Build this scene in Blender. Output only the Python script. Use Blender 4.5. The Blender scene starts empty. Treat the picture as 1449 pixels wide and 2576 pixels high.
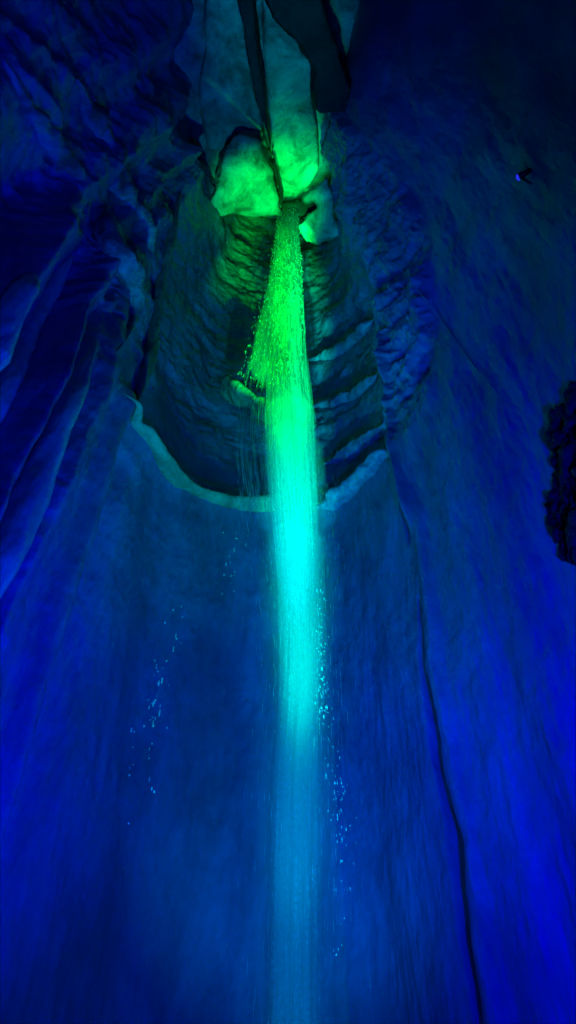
import bpy, bmesh, math, random
import numpy as np
from mathutils import Vector, noise
from mathutils.bvhtree import BVHTree

random.seed(7)
R = math.radians
scene = bpy.context.scene
COL = scene.collection

# ------------------------------------------------------------------ camera
CAM = Vector((0.0, 0.0, 1.6))
PITCH = R(52.0)
FPX = 2022.0                      # focal length in pixels of a 1449 x 2576 picture
FW = Vector((0, math.cos(PITCH), math.sin(PITCH)))
UP = Vector((0, -math.sin(PITCH), math.cos(PITCH)))
RT = Vector((1, 0, 0))
cd = bpy.data.cameras.new('camera')
cam = bpy.data.objects.new('camera', cd)
COL.objects.link(cam)
cam.location = CAM
cam.rotation_euler = (R(90) + PITCH, 0, 0)
cd.sensor_fit = 'VERTICAL'
cd.angle = 2 * math.atan(1288 / FPX)
cd.clip_start = 0.05
cd.clip_end = 300
scene.camera = cam


def ray(px, py):
    return FW + RT * ((px - 724.5) / FPX) + UP * ((1288 - py) / FPX)


def at_y(px, py, y):
    d = ray(px, py)
    return CAM + d * (y / d.y)


def at_z(px, py, z):
    d = ray(px, py)
    return CAM + d * ((z - CAM.z) / d.z)


# ------------------------------------------------------------------ helpers
def tag(o, label=None, cat=None, group=None, kind=None):
    if label: o['label'] = label
    if cat: o['category'] = cat
    if group: o['group'] = group
    if kind: o['kind'] = kind
    return o


def link(name, me, mat=None, parent=None, smooth=True):
    o = bpy.data.objects.new(name, me)
    COL.objects.link(o)
    if mat: me.materials.append(mat)
    if parent is not None: o.parent = parent
    if smooth:
        me.polygons.foreach_set('use_smooth', [True] * len(me.polygons))
    return o


def empty(name, loc):
    o = bpy.data.objects.new(name, None)
    COL.objects.link(o)
    o.location = loc
    o.empty_display_size = .3
    return o


def local(o, root):
    """move mesh data so that o sits right once parented to root"""
    o.parent = root
    o.data.transform(__import__('mathutils').Matrix.Translation(-Vector(root.location)))


def fr(v, s, octs=4, sx=1, sy=1, sz=1):
    return noise.fractal(Vector((v[0] * s * sx, v[1] * s * sy, v[2] * s * sz)), 1.0, 2.1, octs)


def sstep(a, b, x):
    t = np.clip((x - a) / (b - a), 0, 1)
    return t * t * (3 - 2 * t)


# ------------------------------------------------------------------ materials
def rock_mat(name, c0, c1, rough=.5, scale=1.0, stretch=.25, bump=.5, spec=.35, fine=6.0):
    m = bpy.data.materials.new(name)
    m.use_nodes = True
    nt = m.node_tree
    N = nt.nodes
    L = nt.links
    b = N['Principled BSDF']
    g = N.new('ShaderNodeNewGeometry')
    mp = N.new('ShaderNodeMapping')
    mp.inputs['Scale'].default_value = (scale, scale, scale * stretch)
    L.new(g.outputs['Position'], mp.inputs['Vector'])
    n1 = N.new('ShaderNodeTexNoise')
    n1.inputs['Scale'].default_value = .7
    n1.inputs['Detail'].default_value = 8
    n1.inputs['Roughness'].default_value = .62
    n1.inputs['Distortion'].default_value = .5
    L.new(mp.outputs['Vector'], n1.inputs['Vector'])
    n2 = N.new('ShaderNodeTexNoise')
    n2.inputs['Scale'].default_value = fine
    n2.inputs['Detail'].default_value = 6
    n2.inputs['Roughness'].default_value = .6
    L.new(mp.outputs['Vector'], n2.inputs['Vector'])
    rp = N.new('ShaderNodeValToRGB')
    rp.color_ramp.elements[0].position = .38
    rp.color_ramp.elements[1].position = .62
    rp.color_ramp.elements[0].color = (*c0, 1)
    rp.color_ramp.elements[1].color = (*c1, 1)
    L.new(n1.outputs['Fac'], rp.inputs['Fac'])
    mx = N.new('ShaderNodeMix')
    mx.data_type = 'RGBA'
    mx.blend_type = 'MULTIPLY'
    mx.inputs[0].default_value = .45
    L.new(rp.outputs['Color'], mx.inputs[6])
    L.new(n2.outputs['Fac'], mx.inputs[7])
    L.new(mx.outputs[2], b.inputs['Base Color'])
    rr = N.new('ShaderNodeMapRange')
    rr.inputs['To Min'].default_value = rough - .12
    rr.inputs['To Max'].default_value = rough + .2
    L.new(n2.outputs['Fac'], rr.inputs['Value'])
    L.new(rr.outputs['Result'], b.inputs['Roughness'])
    b.inputs['Specular IOR Level'].default_value = spec
    ad = N.new('ShaderNodeMath')
    ad.operation = 'MULTIPLY_ADD'
    ad.inputs[1].default_value = .35
    L.new(n2.outputs['Fac'], ad.inputs[0])
    L.new(n1.outputs['Fac'], ad.inputs[2])
    bp = N.new('ShaderNodeBump')
    bp.inputs['Strength'].default_value = bump
    bp.inputs['Distance'].default_value = .25
    L.new(ad.outputs[0], bp.inputs['Height'])
    L.new(bp.outputs['Normal'], b.inputs['Normal'])
    return m


M_WALL = rock_mat('limestone_wall', (.20, .11, .20), (.33, .18, .33), .40, 1.0, .3, .5, .5)
M_ROUGH = rock_mat('rough_limestone', (.10, .08, .08), (.44, .38, .36), .5, 1.1, .6, .7)
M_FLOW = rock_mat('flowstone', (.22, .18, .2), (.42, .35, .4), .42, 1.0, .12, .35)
M_DARK = rock_mat('outlet_hole_dark', (.003, .003, .003), (.014, .013, .012), .7, 1.5, .5, .8)
M_CEIL = rock_mat('ceiling_rock', (.10, .11, .08), (.40, .40, .32), .6, 1.0, 1.0, .7)
M_TEAL_LIT = rock_mat('teal_lit_flowstone', (.4, .6, .26), (.62, .9, .4), .45, 1.2, .2, .5)  # teal light on the left ridges is put into this green-leaning colour
M_RING = rock_mat('rim_calcite', (.10, .12, .085), (.23, .27, .19), .45, 1.4, .5, .7)  # darker, slightly green grey for the rim, small ledge and column
M_FIN = rock_mat('near_black_rock', (.004, .005, .005), (.02, .024, .022), .6, 1.3, .5, .9)  # very dark rock colour for the fins and the outcrop
M_FLOOR = rock_mat('floor_rock', (.15, .14, .13), (.3, .29, .27), .6, 1.2, 1, .6)


def simple_mat(name, col, rough=.5, metal=0., emit=None, es=0.):
    m = bpy.data.materials.new(name)
    m.use_nodes = True
    nt = m.node_tree
    b = nt.nodes['Principled BSDF']
    n = nt.nodes.new('ShaderNodeTexNoise')
    n.inputs['Scale'].default_value = 30
    mr = nt.nodes.new('ShaderNodeMapRange')
    mr.inputs['To Min'].default_value = max(.02, rough - .1)
    mr.inputs['To Max'].default_value = min(1, rough + .1)
    nt.links.new(n.outputs['Fac'], mr.inputs['Value'])
    nt.links.new(mr.outputs['Result'], b.inputs['Roughness'])
    b.inputs['Base Color'].default_value = (*col, 1)
    b.inputs['Metallic'].default_value = metal
    if emit:
        b.inputs['Emission Color'].default_value = (*emit, 1)
        b.inputs['Emission Strength'].default_value = es
    return m


def water_mat(name, alpha=1.0):
    """falling white water: scattered light both ways"""
    m = bpy.data.materials.new(name)
    m.use_nodes = True
    nt = m.node_tree
    N = nt.nodes
    L = nt.links
    for n in list(N):
        if n.type == 'BSDF_PRINCIPLED': N.remove(n)
    out = N['Material Output']
    d = N.new('ShaderNodeBsdfDiffuse')
    d.inputs['Color'].default_value = (.9, .93, .95, 1)
    t = N.new('ShaderNodeBsdfTranslucent')
    t.inputs['Color'].default_value = (.9, .93, .95, 1)
    g = N.new('ShaderNodeNewGeometry')
    tn = N.new('ShaderNodeTexNoise')
    tn.inputs['Scale'].default_value = 14
    L.new(g.outputs['Position'], tn.inputs['Vector'])
    bp = N.new('ShaderNodeBump')
    bp.inputs['Strength'].default_value = 1
    bp.inputs['Distance'].default_value = .3
    L.new(tn.outputs['Fac'], bp.inputs['Height'])
    L.new(bp.outputs[0], d.inputs['Normal'])
    L.new(bp.outputs[0], t.inputs['Normal'])
    mx = N.new('ShaderNodeMixShader')
    mx.inputs[0].default_value = .5
    L.new(d.outputs[0], mx.inputs[1])
    L.new(t.outputs[0], mx.inputs[2])
    tr = N.new('ShaderNodeBsdfTransparent')
    m2 = N.new('ShaderNodeMixShader')
    at = N.new('ShaderNodeAttribute')
    at.attribute_name = 'cover'
    L.new(at.outputs['Fac'], m2.inputs[0])
    L.new(tr.outputs[0], m2.inputs[1])
    L.new(mx.outputs[0], m2.inputs[2])
    L.new(m2.outputs[0], out.inputs['Surface'])
    return m


# ------------------------------------------------------------------ the shaft wall
# plan of the shaft (x, y), clockwise from behind the viewer over the left, at several heights
LEV = [-1.0, 10.0, 20.0, 30.0, 42.0, 52.0]
PLAN = [
    [(0, -7.5)] * 6,
    [(-6, -5.5)] * 6,
    [(-8.4, -.5), (-8.4, -.5), (-8.2, -.5), (-7.6, -.5), (-6.5, -.5), (-6, -.5)],
    [(-7.6, 4.8), (-7.6, 4.8), (-7.2, 4.8), (-6.6, 4.8), (-4.4, 4.8), (-4.2, 4.8)],
    [(-6.0, 8.3), (-6.0, 8.3), (-5.9, 8.3), (-5.6, 8.3), (-4.2, 8.3), (-4.0, 8.3)],
    [(-4.9, 10.1), (-4.9, 10.2), (-4.9, 10.3), (-4.9, 10.4), (-3.9, 10.6), (-3.7, 10.6)],
    [(-4.3, 12.2), (-4.3, 12.2), (-4.3, 12.3), (-4.3, 12.3), (-3.3, 12.2), (-3.2, 12.2)],
    [(-2.7, 14.4), (-2.7, 14.4), (-2.7, 14.5), (-2.9, 14.7), (-2.7, 14.4), (-2.7, 14.6)],
    [(0, 15.0), (0, 15.0), (0, 15.0), (0, 15.8), (0, 15.2), (0, 15.6)],
    [(1.6, 14.5), (1.6, 14.5), (1.6, 14.5), (1.9, 15.0), (1.9, 14.6), (1.9, 14.8)],
    [(2.2, 13.8), (2.2, 13.8), (2.4, 13.7), (3.0, 13.6), (2.2, 12.7), (2.0, 12.6)],
    [(2.58, 12.9), (2.74, 12.9), (3.0, 12.7), (3.5, 12.2), (2.3, 11.4), (2.1, 11.4)],
    [(3.9, 11.5), (3.9, 11.5), (4.0, 11.3), (4.4, 10.6), (2.2, 9.6), (1.9, 9.6)],
    [(5.3, 9.0), (5.3, 9.0), (5.4, 8.9), (5.5, 8.2), (2.4, 7.4), (2.0, 7.4)],
    [(6.3, 5.4), (6.3, 5.4), (6.4, 5.4), (6.3, 5.0), (3.0, 4.5), (2.3, 4.5)],
    [(7.0, 0), (7.0, 0), (7.0, 0), (6.6, 0), (4.6, 0), (4.2, 0)],
    [(5.0, -5.2)] * 6,
]
PL = np.array(PLAN, float)        # [col, lev, 2]
NC = len(PLAN)


def base(u, z):
    """u in column units (0..NC), z height -> xy arrays"""
    u = np.asarray(u, float)
    z = np.asarray(z, float)
    # z interpolation with smooth blend
    L = np.array(LEV)
    k = np.clip(np.searchsorted(L, z) - 1, 0, len(L) - 2)
    t = np.clip((z - L[k]) / (L[k + 1] - L[k]), 0, 1)
    t = t * t * (3 - 2 * t)
    i = np.floor(u).astype(int)
    f = u - i

    def cp(j):
        j = j % NC
        return PL[j, k] * (1 - t)[:, None] + PL[j, k + 1] * t[:, None]
    p0, p1, p2, p3 = cp(i - 1), cp(i), cp(i + 1), cp(i + 2)
    f = f[:, None]
    return .5 * ((2 * p1) + (-p0 + p2) * f + (2 * p0 - 5 * p1 + 4 * p2 - p3) * f ** 2 + (-p0 + 3 * p1 - 3 * p2 + p3) * f ** 3)


# columns dense where the picture looks
us = np.concatenate([np.linspace(0, 2.4, 40)[:-1], np.linspace(2.4, 10.8, 560)[:-1], np.linspace(10.8, 11.3, 110)[:-1], np.linspace(11.3, 14, 170)[:-1], np.linspace(14, NC, 40)])
zs = np.concatenate([np.linspace(-1, 2, 12)[:-1], np.linspace(2, 50, 800)])
UU, ZZ = np.meshgrid(us, zs)
uf, zf = UU.ravel(), ZZ.ravel()
P0 = base(uf, zf)
e = .02
T = base(uf + e, zf) - base(uf - e, zf)
T /= np.linalg.norm(T, axis=1)[:, None]
NX, NY = T[:, 1], -T[:, 0]        # inward: path runs clockwise seen from above (left wall heading +y -> inward +x)


def gau(x, c, w):
    return np.exp(-((x - c) / w) ** 2)


disp = np.zeros_like(uf)
n_alc = sstep(4.9, 5.5, uf) * (1 - sstep(10.4, 11.1, uf))       # the alcove behind the water
n_left = sstep(2.2, 3.0, uf) * (1 - sstep(4.8, 5.3, uf))
n_right = sstep(10.9, 11.5, uf)
up_alc = n_alc * sstep(21.0, 22.5, zf)
# overhanging step below the ledge ring and the dark recess above it
disp += n_alc * .2 * sstep(19.8, 21.2, zf) * (1 - sstep(21.2, 21.9, zf))
disp -= up_alc * .12
# a shallow step low in the alcove
disp += n_alc * .07 * sstep(15.6, 16.6, zf) * sstep(6.2, 7.0, uf) * (1 - sstep(8, 8.6, uf))
# crack between the alcove and the right wall, swelling above it
cz = sstep(1.5, 3, zf) * (1 - sstep(14.0, 15.0, zf))
ucr = 11.0 + .03 * np.sin(zf * .9) + .02 * np.sin(zf * 2.3)
disp -= cz * 1.5 * gau(uf, ucr, .030 + .028 * gau(zf, 9.5, 3.2) + .010 * np.sin(zf * 4.1) * np.sin(zf * 1.3) + .008 * np.sin(zf * 1.7))
disp += .14 * gau(uf, ucr + .22, .14) * (1 - sstep(19, 26, zf))
cz2 = sstep(16.5, 18, zf) * (1 - sstep(26, 28, zf))
disp -= cz2 * .45 * gau(uf, 10.9 + .04 * np.sin(zf * .8), .05)
disp += cz2 * .30 * gau(uf, 11.08 + .04 * np.sin(zf * .8), .09)
# vertical folds on the left wall
for c, w, a in ((4.95, .16, .35), (4.62, .10, -.45), (4.38, .10, .3), (4.10, .19, -1.1), (3.75, .10, .35), (3.35, .22, -1.3), (3.0, .16, .35)):
    wob = .05 * np.sin(zf * .35 + c * 9) + .02 * np.sin(zf * .9 + c * 5)
    disp += a * gau(uf, c + wob, w) * (1 - .65 * sstep(23, 29, zf))

disp += .42 * gau(uf, 5.5, .17) * (1 - sstep(20, 23, zf)) - .25 * gau(uf, 5.9, .2) * (1 - sstep(19, 20, zf))
# noise, vertex by vertex
nz = np.empty((len(uf), 3))
co = np.column_stack([P0, zf])
for i in range(len(uf)):
    x, y, z = co[i]
    nz[i, 0] = noise.fractal(Vector((x * .55, y * .55, z * .10)), .85, 2.1, 6)          # vertical streaks
    nz[i, 1] = noise.fractal(Vector((x * .45, y * .45, z * .45 + 9)), .8, 2.1, 5)      # lumps
    nz[i, 2] = noise.ridged_multi_fractal(Vector((x * .15 + 3, (y - z * .62) * .22, z * .05)), 1.1, 2.1, 3, 1.0, 2.0)
amp_s = .15 + .12 * n_left + .02 * n_right
amp_l = .05 + .19 * up_alc * sstep(22, 26, zf) + .18 * n_left * sstep(20, 26, zf) + .05 * n_left
# rough rock high on the right, left of a slanting boundary
rb = 12.1 + (zf - 22) * .035
rough_r = sstep(10.6, 11.2, uf) * (1 - sstep(rb - .1, rb + .15, uf)) * sstep(19, 24, zf)
amp_l += .48 * rough_r
disp += nz[:, 0] * amp_s + nz[:, 1] * amp_l
disp += rough_r * .25
diag = (n_left + .6 * sstep(1.2, 2.4, uf) * (1 - sstep(2.2, 3.0, uf))) * sstep(19, 26, zf)
disp += diag * (nz[:, 2] - 1.1) * .8
# tilted beds in the alcove above the ring
bed = np.sin((zf - 1.0 + .7 * nz[:, 1] + 1.0 * (uf - 8)) * 2 * math.pi / 4.2)
bed = sstep(-.2, .9, bed)
disp += up_alc * sstep(7.6, 8.6, uf) * (1 - sstep(36, 40, zf)) * .13 * bed

X = P0[:, 0] + NX * disp
Y = P0[:, 1] + NY * disp
V = np.column_stack([X, Y, zf])
nu, nv = len(us), len(zs)
idx = np.arange(nu * nv).reshape(nv, nu)
F = np.stack([idx[:-1, :-1], idx[1:, :-1], idx[1:, 1:], idx[:-1, 1:]], -1).reshape(-1, 4)
me = bpy.data.meshes.new('cave_wall')
me.from_pydata(V.tolist(), [], F.tolist())
wall = link('cave_wall', me, M_WALL)
tag(wall, kind='structure')
BVH = BVHTree.FromPolygons(V.tolist(), F.tolist())


def hit(px, py, back=0.0):
    """the point of the shaft wall seen at a place of the picture, optionally pulled off the wall"""
    d = ray(px, py).normalized()
    p, n, i, t = BVH.ray_cast(CAM, d)
    if p is None: return None
    if n.dot(d) > 0: n = -n
    return p + n * back


# ------------------------------------------------------------------ ceiling, floor, pool
def ceil_z(x, y):
    z = 43.0 + .10 * max(0, 12 - y) * .5
    z += .9 * noise.fractal(Vector((x * .16, y * .16, 2)), 1, 2, 4)
    t = min(1, max(0, (y - 12.7) / .5))
    z += 6.5 * t * t * (3 - 2 * t)
    return z


def grid_mesh(name, xs, ys, fz):
    vs = [(x, y, fz(x, y)) for y in ys for x in xs]
    n, m = len(xs), len(ys)
    fs = [(j * n + i, j * n + i + 1, (j + 1) * n + i + 1, (j + 1) * n + i) for j in range(m - 1) for i in range(n - 1)]
    me = bpy.data.meshes.new(name)
    me.from_pydata(vs, [], fs)
    return me


ceil = link('cave_ceiling', grid_mesh('cave_ceiling', np.linspace(-10, 10, 160), np.linspace(-9, 17, 200), ceil_z), M_CEIL)
tag(ceil, kind='structure')


def floor_z(x, y):
    r = math.hypot((x - .1) / 3.6, (y - 11.3) / 3.2)
    z = .25 * noise.fractal(Vector((x * .5, y * .5, 0)), 1, 2, 5) + .1
    return z - .9 * max(0., min(1., (1.15 - r) / .3))


fl = link('cave_floor', grid_mesh('cave_floor', np.linspace(-10, 10, 120), np.linspace(-9, 17, 150), floor_z), M_FLOOR)
tag(fl, kind='structure')
mw = bpy.data.materials.new('pool_water')
mw.use_nodes = True
b = mw.node_tree.nodes['Principled BSDF']
b.inputs['Base Color'].default_value = (.02, .05, .06, 1)
b.inputs['Roughness'].default_value = .08
wn = mw.node_tree.nodes.new('ShaderNodeTexNoise')
wn.inputs['Scale'].default_value = 5
wb = mw.node_tree.nodes.new('ShaderNodeBump')
wb.inputs['Strength'].default_value = .4
mw.node_tree.links.new(wn.outputs['Fac'], wb.inputs['Height'])
mw.node_tree.links.new(wb.outputs['Normal'], b.inputs['Normal'])
pool = link('pool_water', grid_mesh('pool_water', np.linspace(-4.3, 4.3, 50), np.linspace(7.5, 14.6, 50),
                                    lambda x, y: -.25 + .03 * noise.noise(Vector((x * 2, y * 2, 0)))), mw)
tag(pool, kind='structure')


# ------------------------------------------------------------------ rock makers
def resample(pts, n):
    """Catmull-Rom through tuples (Vector, a, b)"""
    out = []
    m = len(pts)
    for k in range(n):
        u = k / (n - 1) * (m - 1)
        i = min(int(u), m - 2)
        f = u - i
        q = [pts[max(0, i - 1)], pts[i], pts[i + 1], pts[min(m - 1, i + 2)]]

        def cr(a, b, c, d):
            return .5 * ((2 * b) + (c - a) * f + (2 * a - 5 * b + 4 * c - d) * f * f + (3 * b - 3 * c + d - a) * f ** 3)
        out.append((cr(*[x[0] for x in q]), cr(*[x[1] for x in q]), cr(*[x[2] for x in q])))
    return out


def sweep(name, pts, mat, side, n=120, m=28, nz=.25, ns=.8, sharp=1.0, seed=0., parent=None, streak=1.):
    """a rocky band along pts [(Vector, half_width, half_depth)]; `side` is the direction the depth points"""
    rp = resample(pts, n)
    vs = []
    for k, (p, a, bb) in enumerate(rp):
        q = rp[min(n - 1, k + 1)][0] - rp[max(0, k - 1)][0]
        t = q.normalized()
        sd = side(p) if callable(side) else Vector(side)
        dp = (sd - t * sd.dot(t)).normalized()
        w = t.cross(dp).normalized()
        tip = min(1, k / (n * .2) + .01, (n - 1 - k) / (n * .2) + .01) ** .8
        for j in range(m):
            th = 2 * math.pi * j / m
            c, s = math.cos(th), math.sin(th)
            c2 = math.copysign(abs(c) ** sharp, c)
            s2 = math.copysign(abs(s) ** sharp, s)
            v = p + w * (a * c2 * tip) + dp * (bb * s2 * tip)
            f = noise.fractal(Vector((v.x * ns + seed, v.y * ns, v.z * ns * streak)), .9, 2.1, 5)
            v += (w * c + dp * s) * (f * nz * min(1, tip))
            vs.append(v)
    fs = [(k * m + j, k * m + (j + 1) % m, (k + 1) * m + (j + 1) % m, (k + 1) * m + j) for k in range(n - 1) for j in range(m)]
    fs.append(tuple(range(m))[::-1])
    fs.append(tuple((n - 1) * m + j for j in range(m)))
    me = bpy.data.meshes.new(name)
    me.from_pydata([tuple(v) for v in vs], [], fs)
    return link(name, me, mat, parent)


def slab(name, poly, ext, mat, vox=.12, nz=.25, ns=.7, seed=0., smooth_it=1):
    """a block of rock whose seen face follows poly (world points) and which reaches back by ext"""
    bm = bmesh.new()
    a = [bm.verts.new(p) for p in poly]
    c = sum(poly, Vector()) / len(poly)
    bk = [bm.verts.new(c + (p - c) * 1.02 + ext) for p in poly]
    k = len(poly)
    bm.faces.new(a)
    bm.faces.new(bk[::-1])
    for i in range(k):
        bm.faces.new((a[i], bk[i], bk[(i + 1) % k], a[(i + 1) % k]))
    bmesh.ops.triangulate(bm, faces=bm.faces[:])
    bmesh.ops.recalc_face_normals(bm, faces=bm.faces[:])
    me = bpy.data.meshes.new(name)
    bm.to_mesh(me)
    bm.free()
    o = link(name, me)
    r = o.modifiers.new('r', 'REMESH')
    r.mode = 'VOXEL'
    r.voxel_size = vox
    s = o.modifiers.new('s', 'SMOOTH')
    s.iterations = 4 * smooth_it
    dg = bpy.context.evaluated_depsgraph_get()
    m2 = bpy.data.meshes.new_from_object(o.evaluated_get(dg))
    o.modifiers.clear()
    o.data = m2
    m2.name = name
    for v in m2.vertices:
        p = v.co
        f = noise.fractal(Vector((p.x * ns + seed, p.y * ns, p.z * ns)), .85, 2.1, 5)
        f += .6 * (noise.ridged_multi_fractal(Vector((p.x * ns * .9, p.y * ns * .9 + seed, p.z * ns * .5)), .9, 2.1, 3, 1, 2) - 1.2)
        v.co = p + v.normal * (f * nz)
    bm = bmesh.new()
    bm.from_mesh(m2)
    for _ in range(2): bmesh.ops.smooth_vert(bm, verts=bm.verts, factor=.5, use_axis_x=True, use_axis_y=True, use_axis_z=True)
    bm.to_mesh(m2)
    bm.free()
    m2.materials.clear()
    m2.materials.append(mat)
    m2.polygons.foreach_set('use_smooth', [True] * len(m2.polygons))
    return o


# ------------------------------------------------------------------ ledges of the alcove
def inward(p):
    v = Vector((0.0 - p.x, 9.0 - p.y, 0))
    return v.normalized()


def ledge(name, px, z, hw, hd, label, grp, mat=M_ROUGH, out=.1, nz=.22, seed=0., n=140, dz=0.):
    """ring ledge: follows the wall at height z between plan columns px=(u0,u1)"""
    pts = []
    k = 14
    for i in range(k):
        u = px[0] + (px[1] - px[0]) * i / (k - 1)
        zz = z + dz * i / (k - 1) + .15 * noise.noise(Vector((u * 1.3, seed, z)))
        q = base([u], [zz])[0]
        # find true wall surface there by a horizontal ray from the shaft
        o = Vector((0.0, 9.5, zz))
        d = (Vector((q[0], q[1], zz)) - o).normalized()
        h = BVH.ray_cast(o, d)[0] or Vector((q[0], q[1], zz))
        ends = min(1, .35 + 1.6 * min(i, k - 1 - i) / (k - 1) * 2)
        pts.append((h - d * out, hw * ends * (1 + .3 * noise.noise(Vector((u * 3, seed, 5)))), hd * ends))
    o = sweep(name, pts, mat, inward, n=n, nz=nz, ns=.75, seed=seed, streak=2.2)
    tag(o, label, 'rock ledge', grp)
    return o


G = 'rock ledges round the alcove'
ledge('rock_ledge', (5.3, 8.8), 20.7, .15, .28, 'long curved rock rim sweeping round the left side of the alcove', G, M_RING, seed=1., nz=.11)
ledge('rock_ledge', (8.3, 11.1), 20.6, .17, .3, 'lowest rock ledge right of the water with dark gap under it', G, M_WALL, seed=4., dz=.2)
ledge('rock_ledge', (8.6, 11.0), 23.2, .15, .28, 'thin broken ledge just above the lowest ledge right of the water', G, M_WALL, seed=8., dz=-.8)
ledge('rock_ledge', (8.4, 10.7), 27.8, .2, .22, 'middle rock band right of the water, level with the small green ledge', G, M_WALL, seed=12., dz=-2.2)
ledge('rock_ledge', (8.3, 10.5), 31.8, .2, .24, 'highest pale rock band right of the water, well above the small green ledge', G, M_WALL, seed=16., dz=-1.6)

# green mid ledge the water strikes
pts = [(at_y(560, 985, 14.2), .3, .5), (at_y(590, 985, 13.4), .2, .5), (at_y(640, 1010, 13.3), .22, .5), (at_y(700, 1045, 13.4), .22, .5), (at_y(760, 1060, 14.2), .3, .5)]
o = sweep('rock_ledge', pts, M_RING, (0, -1, -.3), nz=.2, ns=1.3, seed=3.)
tag(o, 'small green lit ledge struck by the left edge of the water', 'rock ledge', G)

# ------------------------------------------------------------------ flowstone on the left
def drapery(pix, widths, depth, label, seed, mat=M_TEAL_LIT, out=.05, nz=.12, tipw=1.):
    pts = []
    for (px, py), w in zip(pix, widths):
        p = hit(px, py, out)
        if p is None: continue
        pts.append((p, w, depth))
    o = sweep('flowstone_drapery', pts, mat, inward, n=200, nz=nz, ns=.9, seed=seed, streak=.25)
    tag(o, label, 'flowstone', 'flowstone folds hanging down the left wall')
    return o



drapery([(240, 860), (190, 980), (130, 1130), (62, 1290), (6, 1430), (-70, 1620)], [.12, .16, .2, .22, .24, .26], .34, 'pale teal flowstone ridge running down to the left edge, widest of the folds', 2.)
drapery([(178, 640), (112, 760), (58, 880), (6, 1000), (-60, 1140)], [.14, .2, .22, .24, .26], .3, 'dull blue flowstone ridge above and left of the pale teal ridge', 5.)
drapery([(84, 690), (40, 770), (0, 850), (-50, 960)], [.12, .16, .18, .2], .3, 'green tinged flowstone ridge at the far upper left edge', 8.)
drapery([(4, 150), (60, 260), (116, 345), (180, 430), (240, 530), (300, 640), (335, 730), (328, 810), (290, 890)], [.3, .34, .34, .34, .34, .34, .3, .22, .14], .4, 'long flowstone ridge slanting down from the top left corner', 11., M_ROUGH, nz=.3)
drapery([(190, 200), (250, 330), (300, 450), (345, 560), (395, 680)], [.3, .4, .4, .4, .3], .4, 'lumpy dark ridge slanting toward the alcove, upper of the two diagonals', 14., M_ROUGH, nz=.4)
drapery([(452, 480), (430, 580), (402, 700), (378, 850), (354, 950), (344, 1010)], [.16, .18, .18, .2, .2, .2], .28, 'smooth upright column of flowstone joining the curved rim at the left', 17., M_RING, nz=.16)

# ------------------------------------------------------------------ rocks round the outlet
def zpoly(pp, z):
    return [at_z(x, y, z if not isinstance(z, (list, tuple)) else z[i]) for i, (x, y) in enumerate(pp)]


o = slab('rock_block', zpoly([(556, 395), (600, 350), (655, 350), (668, 390), (690, 430), (703, 500), (712, 548), (640, 552), (590, 545), (552, 548), (530, 515), (545, 455)], 40.4),
         Vector((0, 0, 3.4)), M_ROUGH, vox=.11, nz=.28, ns=.75, seed=2., smooth_it=1)
tag(o, 'broad craggy green block left of where the water comes out', 'rock')
o = slab('rock_block', zpoly([(760, 500), (795, 465), (822, 440), (835, 500), (838, 540), (870, 590), (800, 615), (765, 610), (752, 570), (770, 545), (800, 520), (790, 505), (770, 515)], 39.6),
         Vector((0, .2, .9)), M_ROUGH, vox=.09, nz=.2, ns=1.1, seed=7.)
tag(o, 'knobbly green rock at the right edge of the water outlet', 'rock')
o = slab('rock_slab', zpoly([(700, 500), (684, 400), (674, 300), (664, 150), (655, -60), (800, -60), (790, 120), (785, 250), (800, 350), (806, 430), (780, 470), (740, 505), (715, 520)], 42.3),
         Vector((0, 0, 2.6)), M_CEIL, vox=.12, nz=.14, ns=.4, seed=11., smooth_it=3)
tag(o, 'smooth rounded overhead slab glowing green above the water outlet', 'rock')
o = slab('rock_slab', zpoly([(520, 380), (500, 200), (530, -60), (600, -60), (640, 150), (655, 260), (670, 400), (660, 420), (600, 395)], 42.4),
         Vector((0, 0, 2.2)), M_CEIL, vox=.12, nz=.25, ns=.5, seed=13., smooth_it=2)
tag(o, 'dim teal overhead slab left of the thin dark fin', 'rock')
# hanging fins
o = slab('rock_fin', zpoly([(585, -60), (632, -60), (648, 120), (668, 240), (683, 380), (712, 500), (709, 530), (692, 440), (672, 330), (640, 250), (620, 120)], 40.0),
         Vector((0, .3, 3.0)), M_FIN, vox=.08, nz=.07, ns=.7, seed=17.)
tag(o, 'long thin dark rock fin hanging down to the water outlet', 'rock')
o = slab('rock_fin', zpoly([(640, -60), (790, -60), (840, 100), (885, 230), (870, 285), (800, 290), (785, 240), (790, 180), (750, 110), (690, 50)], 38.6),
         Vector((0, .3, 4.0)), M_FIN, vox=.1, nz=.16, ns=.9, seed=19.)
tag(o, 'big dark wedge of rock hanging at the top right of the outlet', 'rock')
o = slab('outlet_dark_lump', zpoly([(705, 510), (760, 505), (800, 512), (805, 530), (775, 545), (730, 550), (706, 540)], 41.0),
         Vector((0, .5, 2.0)), M_DARK, vox=.07, nz=.08, ns=1.5, seed=23.)  # near-black lump put in for the darkness of the outlet hole
tag(o, 'small black lump standing for the dark hole of the outlet directly above the water', 'rock')

# dark outcrop on the right wall
ob = [(1460, 985), (1412, 1050), (1390, 1110), (1398, 1180), (1402, 1240), (1380, 1300), (1395, 1360), (1430, 1430), (1500, 1460), (1560, 1300), (1560, 1100)]
h = hit(1440, 1200)
o = slab('rock_outcrop', [hit(x, y - 25, .12) for x, y in ob if hit(x, y - 25)], Vector((.45, .45, .1)), M_FIN, vox=.05, nz=.34, ns=2.6, seed=29.)
tag(o, 'rough black rock outcrop on the smooth blue right wall', 'rock')

# ------------------------------------------------------------------ lamp on the right wall
lp = hit(1330, 448, .25)
root = empty('wall_lamp', lp)
tag(root, 'small wall lamp with blue lens and black housing high on the right wall', 'lamp')


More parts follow.
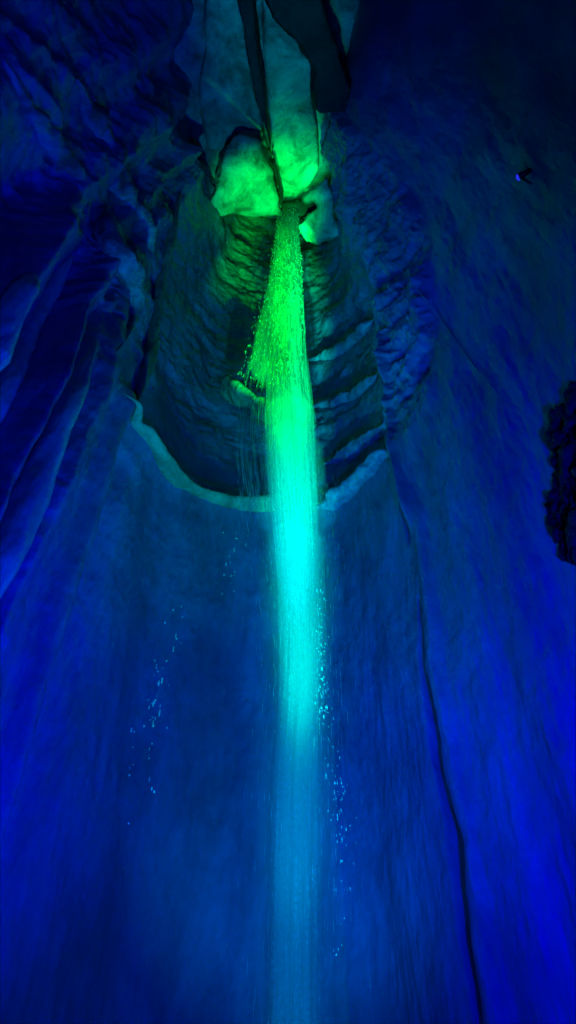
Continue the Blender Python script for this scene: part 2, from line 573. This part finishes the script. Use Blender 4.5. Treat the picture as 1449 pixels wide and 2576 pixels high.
def cone_part(name, p0, p1, r0, r1, mat, parent, seg=24, cap=True):
    bm = bmesh.new()
    bmesh.ops.create_cone(bm, cap_ends=cap, segments=seg, radius1=r0, radius2=r1, depth=(p1 - p0).length)
    q = (p1 - p0).to_track_quat('Z', 'Y').to_matrix().to_4x4()
    bm.transform(q)
    bmesh.ops.translate(bm, verts=bm.verts, vec=(p0 + p1) / 2)
    bmesh.ops.bevel(bm, geom=[e for e in bm.edges if e.is_boundary is False and e.calc_face_angle(0) > .8], offset=.006, segments=2, affect='EDGES')
    me = bpy.data.meshes.new(name)
    bm.to_mesh(me)
    bm.free()
    return link(name, me, mat, parent)


M_BLACK = simple_mat('lamp_housing', (.008, .008, .009), .45, .3)
M_LENS = simple_mat('lamp_lens', (.01, .01, .1), .6, 0, (.02, .03, 1.0), .8)
tow = Vector((-.75, .15, -.5)).normalized()
cone_part('housing', tow * -.28 + Vector((.05, -.12, -.12)), tow * .02, .06, .10, M_BLACK, root)
cone_part('lens', tow * .022, tow * .04, .09, .085, M_LENS, root)
cone_part('bracket', Vector((0, 0, -.05)), Vector((.3, .1, -.35)), .03, .03, M_BLACK, root)

# ------------------------------------------------------------------ thin cable over the right wall
pix = [(948, 598), (1000, 668), (1060, 745), (1120, 815), (1180, 900), (1240, 975), (1310, 1055)]
cp = [(hit(x, y, .06), .018, .018) for x, y in pix]
o = sweep('cable', cp, simple_mat('cable_sheath', (.25, .25, .25), .4), inward, n=80, m=8, nz=0)
tag(o, 'thin straight cable slanting down across the right wall', 'cable')

# ------------------------------------------------------------------ the falling water
# outline of the stream in the picture -> left and right edge at each height, at the fall's own distance
YF = 12.8
MAIN = [(548, 700, 748), (700, 684, 758), (780, 678, 762), (960, 674, 772), (1060, 672, 784), (1150, 674, 786), (1300, 689, 793),
        (1450, 702, 797), (1650, 710, 800), (1800, 706, 802), (1950, 694, 800), (2300, 686, 798), (2576, 682, 798), (2900, 680, 800), (3600, 674, 806), (5000, 664, 820), (7000, 654, 830)]
FAN = [(548, 697, 748), (620, 690, 753), (700, 674, 758), (780, 655, 760), (860, 633, 760), (975, 598, 755), (1060, 570, 750)]


def profile(edges):
    z, l, r = [], [], []
    for py, a, b in edges:
        p, q = at_y(a, py, YF), at_y(b, py, YF)
        if p.z < -1: break
        z.append(p.z); l.append(p.x); r.append(q.x)
    z, l, r = [np.array(v)[::-1] for v in (z, l, r)]
    z[0] = min(z[0], z[0] if len(edges) < 9 else -.3)
    zf_ = np.linspace(z[0], z[-1], 400)
    k = np.exp(-np.linspace(-2, 2, 9) ** 2)
    k /= k.sum()
    return zf_, np.convolve(np.pad(np.interp(zf_, z, l), 4, 'edge'), k, 'valid'), np.convolve(np.pad(np.interp(zf_, z, r), 4, 'edge'), k, 'valid')


PM, PF = profile(MAIN), profile(FAN)
TOPZ = float(PM[0][-1])
ZLEDGE = at_y(640, 985, YF).z


def ex(t, z, pr=None):
    pr = pr or PM
    l = np.interp(z, pr[0], pr[1])
    r = np.interp(z, pr[0], pr[2])
    return l + (r - l) * t


M_WATER = water_mat('falling_water')


def strands(name, items, parent, mat=M_WATER, pr=None):
    """items: (t, y, z0, z1, width, cover, wob) -> thin tapering three sided strands in one mesh"""
    vs, fs, cov = [], [], []
    for t, y, z0, z1, w, c, wob in items:
        n = max(2, int((z1 - z0) / .6) + 1)
        n = min(n, 12)
        b0 = len(vs)
        ph = random.random() * 6.28
        for k in range(n + 1):
            f = k / n
            z = z0 + (z1 - z0) * f
            x = float(ex(t, z, pr)) + wob * math.sin(z * 1.3 + ph)
            yy = y + wob * math.cos(z * 1.1 + ph)
            ww = w * (math.sin(math.pi * min(1, max(0, f))) ** .5 * .95 + .05)
            for a in (0, 2.094, 4.189):
                vs.append((x + ww * math.cos(a + ph), yy + ww * math.sin(a + ph), z))
                cov.append(c)
        for k in range(n):
            for j in range(3):
                fs.append((b0 + k * 3 + j, b0 + k * 3 + (j + 1) % 3, b0 + (k + 1) * 3 + (j + 1) % 3, b0 + (k + 1) * 3 + j))
    me = bpy.data.meshes.new(name)
    me.from_pydata(vs, [], fs)
    a = me.attributes.new('cover', 'FLOAT', 'POINT')
    a.data.foreach_set('value', cov)
    return link(name, me, mat, parent)


wf = empty('waterfall', (0, 0, 0))
tag(wf, 'tall waterfall glowing green then cyan then blue as it drops down the shaft', 'waterfall')
rnd = random.Random(3)


def volume_mat(name, dens):
    m = bpy.data.materials.new(name)
    m.use_nodes = True
    N = m.node_tree.nodes
    N.remove(N['Principled BSDF'])
    v = N.new('ShaderNodeVolumePrincipled')
    v.inputs['Color'].default_value = (.97, .98, 1, 1)
    v.inputs['Density'].default_value = dens
    m.node_tree.links.new(v.outputs[0], N['Material Output'].inputs['Volume'])
    return m


def column(name, z0, z1, grow, depth, dens, parent, pr=None):
    """closed tube of dense spray round the stream; grow(z) widens it"""
    vs, fs = [], []
    n = int((z1 - z0) / .5) + 1
    m = 20
    for k in range(n + 1):
        z = z0 + (z1 - z0) * k / n
        l, r = float(ex(0, z, pr)), float(ex(1, z, pr))
        g = grow(z)
        c, hw = (l + r) / 2, (r - l) / 2 * g
        cap = min(1, .1 + k / 3, .1 + (n - k) / 3)
        for j in range(m):
            th = 2 * math.pi * j / m
            f = 1 + .34 * noise.noise(Vector((math.cos(th) * 1.3 + dens * 40, math.sin(th) * 1.3, z * .16)))
            vs.append((c + hw * cap * f * math.cos(th), YF + depth * g * cap * f * math.sin(th), z))
    for k in range(n):
        for j in range(m):
            fs.append((k * m + j, k * m + (j + 1) % m, (k + 1) * m + (j + 1) % m, (k + 1) * m + j))
    fs.append(tuple(range(m))[::-1])
    fs.append(tuple(n * m + j for j in range(m)))
    me = bpy.data.meshes.new(name)
    me.from_pydata(vs, [], fs)
    return link(name, me, volume_mat(name, dens), parent)


column('dense_spray', -.2, TOPZ, lambda z: .30 + .55 * min(1, max(0, (z - 17) / 11)), .28, .9, wf)
column('spray', -.2, 30.0, lambda z: .62, .36, .5, wf)
column('soft_mist', -.2, 25.2, lambda z: .86, .45, .35, wf)
column('soft_mist', -.2, 24.4, lambda z: 1.12, .5, .18, wf)
column('thin_mist', -.2, 22.5, lambda z: 1.5 + .6 * max(0, (12 - z) / 12), .5, .06, wf)
column('thin_mist', -.2, 17.5, lambda z: 2.1 + .9 * max(0, (12 - z) / 12), .5, .028, wf)
column('fan_spray', ZLEDGE + .1, TOPZ, lambda z: .93, .25, .22, wf, PF)
it = []
for i in range(1500):                       # straight fine threads, lower fall
    z0 = rnd.triangular(8, 25, 22)
    ln = rnd.uniform(1.0, 6)
    t = min(1.03, max(-.03, rnd.gauss(.5, .25)))
    it.append((t, YF + rnd.gauss(0, .25), z0, min(TOPZ, z0 + ln), rnd.uniform(.005, .022), .25 * min(1, .15 + (z0 - 6) / 13), .003))
for i in range(420):                        # broad faint sheets
    z0 = rnd.uniform(-.3, 24)
    t = min(.95, max(.05, rnd.gauss(.5, .22)))
    it.append((t, YF + rnd.gauss(0, .2), z0, min(TOPZ, z0 + rnd.uniform(2, 9)), rnd.uniform(.02, .10), rnd.uniform(.02, .08), .005))
for i in range(1500):                       # upper part of the column
    z0 = rnd.uniform(23, TOPZ - .4)
    t = min(1., max(0., rnd.gauss(.6, .28)))
    it.append((t, YF + rnd.gauss(0, .22), z0, min(TOPZ, z0 + rnd.uniform(.6, 2.6)), rnd.uniform(.010, .028), .4, .004))
for i in range(1300):                       # drizzle round the column
    z0 = rnd.triangular(1, 24, 15)
    it.append((rnd.gauss(.6, .55), YF + rnd.gauss(0, .4), z0, z0 + rnd.uniform(.08, .6), rnd.uniform(.002, .006), .6, .0))
strands('water_threads', it, wf)
it = []
for i in range(2600):                       # fan that lands on the small ledge
    z0 = rnd.uniform(ZLEDGE, TOPZ - .3)
    t = rnd.triangular(0, 1, .8)
    it.append((t, YF + rnd.gauss(0, .2), z0, min(TOPZ, z0 + rnd.uniform(.5, 3.2)), rnd.uniform(.006, .024), .2 + .3 * t, .003))
strands('water_fan', it, wf, pr=PF)
it = []
for i in range(260):                        # drips off the small ledge
    z0 = rnd.uniform(ZLEDGE - 6.5, ZLEDGE - 1.2)
    it.append((rnd.uniform(-.75, .05), YF + .2 + rnd.gauss(0, .2), z0, z0 + rnd.uniform(.3, 1.6), rnd.uniform(.004, .012), .5, .0))
strands('ledge_drips', it, wf)
it = []
for i in range(2800):
    z0 = rnd.uniform(30, TOPZ - .1) if rnd.random() < .7 else rnd.uniform(ZLEDGE, 31)
    t = rnd.gauss(.74, .2) if rnd.random() < .6 else rnd.uniform(-.03, 1.03)
    if t > 1.04 or t < -.06: continue
    it.append((t, YF - .3 + rnd.gauss(0, .22), z0, z0 + rnd.uniform(.05, .3), rnd.uniform(.008, .03), .9, .0))
strands('water_spray', it, wf, pr=PF)


# drops falling beside the stream
def drops(name, zones, label, w=(.004, .012)):
    vs, fs, cov = [], [], []
    bm = bmesh.new()
    for (x0, y0, x1, y1, sp, n, ys) in zones:
        for k in range(n):
            f = rnd.random()
            px = x0 + (x1 - x0) * f + rnd.gauss(0, sp)
            py = y0 + (y1 - y0) * f + rnd.gauss(0, 8)
            p = at_y(px, py, ys + rnd.uniform(-.4, .4))
            r = rnd.uniform(*w)
            ln = r * rnd.choice((1.2, 1.6, 2.5, 4, 7))
            mtx = __import__('mathutils').Matrix.Translation(p) @ __import__('mathutils').Matrix.Diagonal((r, r, ln, 1))
            bmesh.ops.create_icosphere(bm, subdivisions=1, radius=1, matrix=mtx)
    me = bpy.data.meshes.new(name)
    bm.to_mesh(me)
    bm.free()
    a = me.attributes.new('cover', 'FLOAT', 'POINT')
    a.data.foreach_set('value', [1.0] * len(me.vertices))
    o = link(name, me, M_WATER)
    tag(o, label, 'water drops', kind='stuff')
    return o


drops('water_drops', [(802, 1480, 815, 1800, 7, 110, 12.4), (812, 1700, 848, 2000, 12, 50, 12.2), (840, 1950, 880, 2270, 14, 40, 12.0), (865, 2270, 860, 2420, 12, 6, 12.0)],
      'bright drops falling just right of the water stream')
drops('water_drops', [(440, 1520, 385, 1830, 16, 28, 12.0), (395, 1660, 378, 1920, 6, 16, 12.0), (338, 1800, 308, 2240, 4, 8, 12.0), (590, 1340, 570, 1500, 18, 18, 13.0), (380, 1950, 380, 2010, 3, 3, 12.0)],
      'sparse glinting drops falling well left of the water stream', (.006, .016))

# ------------------------------------------------------------------ light
def spot(name, loc, target, col, power, deg, blend=.5, size=.05, sx=1.0):
    ld = bpy.data.lights.new(name, 'SPOT')
    ld.color = col
    ld.energy = power
    ld.spot_size = R(deg)
    ld.spot_blend = blend
    ld.shadow_soft_size = size
    o = bpy.data.objects.new(name, ld)
    COL.objects.link(o)
    o.location = loc
    o.scale = (sx, 1, 1)
    o.rotation_euler = (Vector(target) - Vector(loc)).to_track_quat('-Z', 'Y').to_euler()
    return o


K = 1.0
def beam(name, loc, py0, py1, col, E, half=1.0, dx=0.0, ov=1.7):
    """a floor spotlight whose narrow beam covers the fall between two heights of the picture"""
    L = Vector(loc)
    a_, b_ = at_y(740, py0, YF), at_y(740, py1, YF)
    pm = at_y(740 + dx, (py0 + py1) / 2, YF)
    va, vb = (a_ - L).normalized(), (b_ - L).normalized()
    mid = (va + vb).normalized()
    ang = va.angle(vb) * ov
    z_ = (pm - L).length
    t_ = L + mid * z_
    t_.x = pm.x
    sx = math.tan(math.atan(half / z_)) / math.tan(ang / 2)
    spot(name, loc, t_, col, E * z_ * z_, math.degrees(ang), 1, .08, sx)


# green: one lamp tucked behind the rock at the outlet, the others on the floor aimed at the fall
spot('green_spotlight', at_z(812, 500, 40.75), at_z(755, 425, 42.3), (0.0, 1.0, .16), 950, 95, 1, .05)
spot('green_spotlight', (-.6, 8.6, .6), at_z(672, 505, 41.6), (0.0, 1.0, .0), 210000, 8.8, .9, .10)
LB = (.15, 8.6, .6)
beam('green_spotlight', LB, 560, 800, (0, 1, .04), 850, 1.2, -12)
beam('green_spotlight', LB, 760, 1010, (0, 1, .0), 520, 2.2, -58)
beam('green_spotlight', LB, 560, 1000, (0, 1, .3), 420, .55, 12)
beam('unseen_cyan_spot', LB, 950, 1250, (0, 1, .45), 480, 1.1, 12)
beam('unseen_cyan_spot', LB, 1130, 1430, (0, .8, 1.0), 220, .8, 3)
beam('unseen_cyan_spot', LB, 1290, 1660, (0, 1.0, .68), 290, 1.0, 10, 2.1)
beam('azure_spotlight', LB, 1540, 2150, (0, .52, 1.0), 84, 1.4, 8)
beam('azure_spotlight', (.1, 7.6, .5), 2000, 2750, (0, .42, 1.0), 52, 2.6, 0)
spot('unseen_cyan_spot', (-2.0, 11.5, .3), (-2.15, 12.0, 10.0), (0.0, 1.0, .4), 2300, 20, 1.0, .05, .4)  # added to brighten the drops left of the stream, source unseen
spot('unseen_cyan_spot', (1.0, 11.2, .3), (1.0, 12.1, 8.0), (0.0, 1.0, .35), 2300, 22, 1.0, .05, .4)  # added to brighten the drops right of the stream, source unseen
spot('alcove_fill', (-1.6, 8.6, .6), (-1.2, 14.2, 34.0), (0.0, 1.0, .22), 12000, 30, 1, .15)  # added fill that turns the upper alcove green, source unseen
spot('alcove_fill', (1.6, 8.6, .6), (1.4, 14.2, 28.0), (0.0, .8, .7), 6500, 26, 1, .15)  # added teal fill for the alcove right of the water, source unseen
spot('teal_spotlight', (-.6, 6.5, .5), at_z(700, 60, 42.3), (0.0, .8, .85), 20000, 12, 1, .15)
spot('blue_floodlight', (2.6, 1.0, .5), (7.4, 8.6, 8.5), (0.0, .0, 1.0), 32000, 74, 1.0, .3)
spot('blue_floodlight', (-2.5, 4.0, .5), (4.5, 9.8, 31.0), (0.0, .06, 1.0), 24000, 20, 1.0, .3)
spot('blue_floodlight', (-1.2, 8.2, .5), (-6.8, 7.6, 20.0), (0.0, .015, 1.0), 17000, 80, 1.0, .2)
spot('blue_floodlight', (0.5, 3.0, .5), (-7.5, 6.5, 19.0), (0.0, .01, 1.0), 9500, 62, 1.0, .3)
spot('teal_floodlight', (-.5, 5.0, .5), (.5, 14.0, 14.0), (0.0, .22, 1.0), 6000, 48, 1.0, .3)
spot('teal_floodlight', (.5, 1.0, .5), (-1.3, 14.0, 5.0), (0.0, .08, 1.0), 4200, 50, 1.0, .3)

w = bpy.data.worlds.new('World')
scene.world = w
w.use_nodes = True
w.node_tree.nodes['Background'].inputs['Color'].default_value = (0, .02, .2, 1)
w.node_tree.nodes['Background'].inputs['Strength'].default_value = .01

scene.view_settings.view_transform = 'Standard'
scene.view_settings.look = 'None'
scene.view_settings.exposure = 0
scene.view_settings.gamma = 1
scene.cycles.max_bounces = 6
scene.cycles.transparent_max_bounces = 64
scene.cycles.use_denoising = True
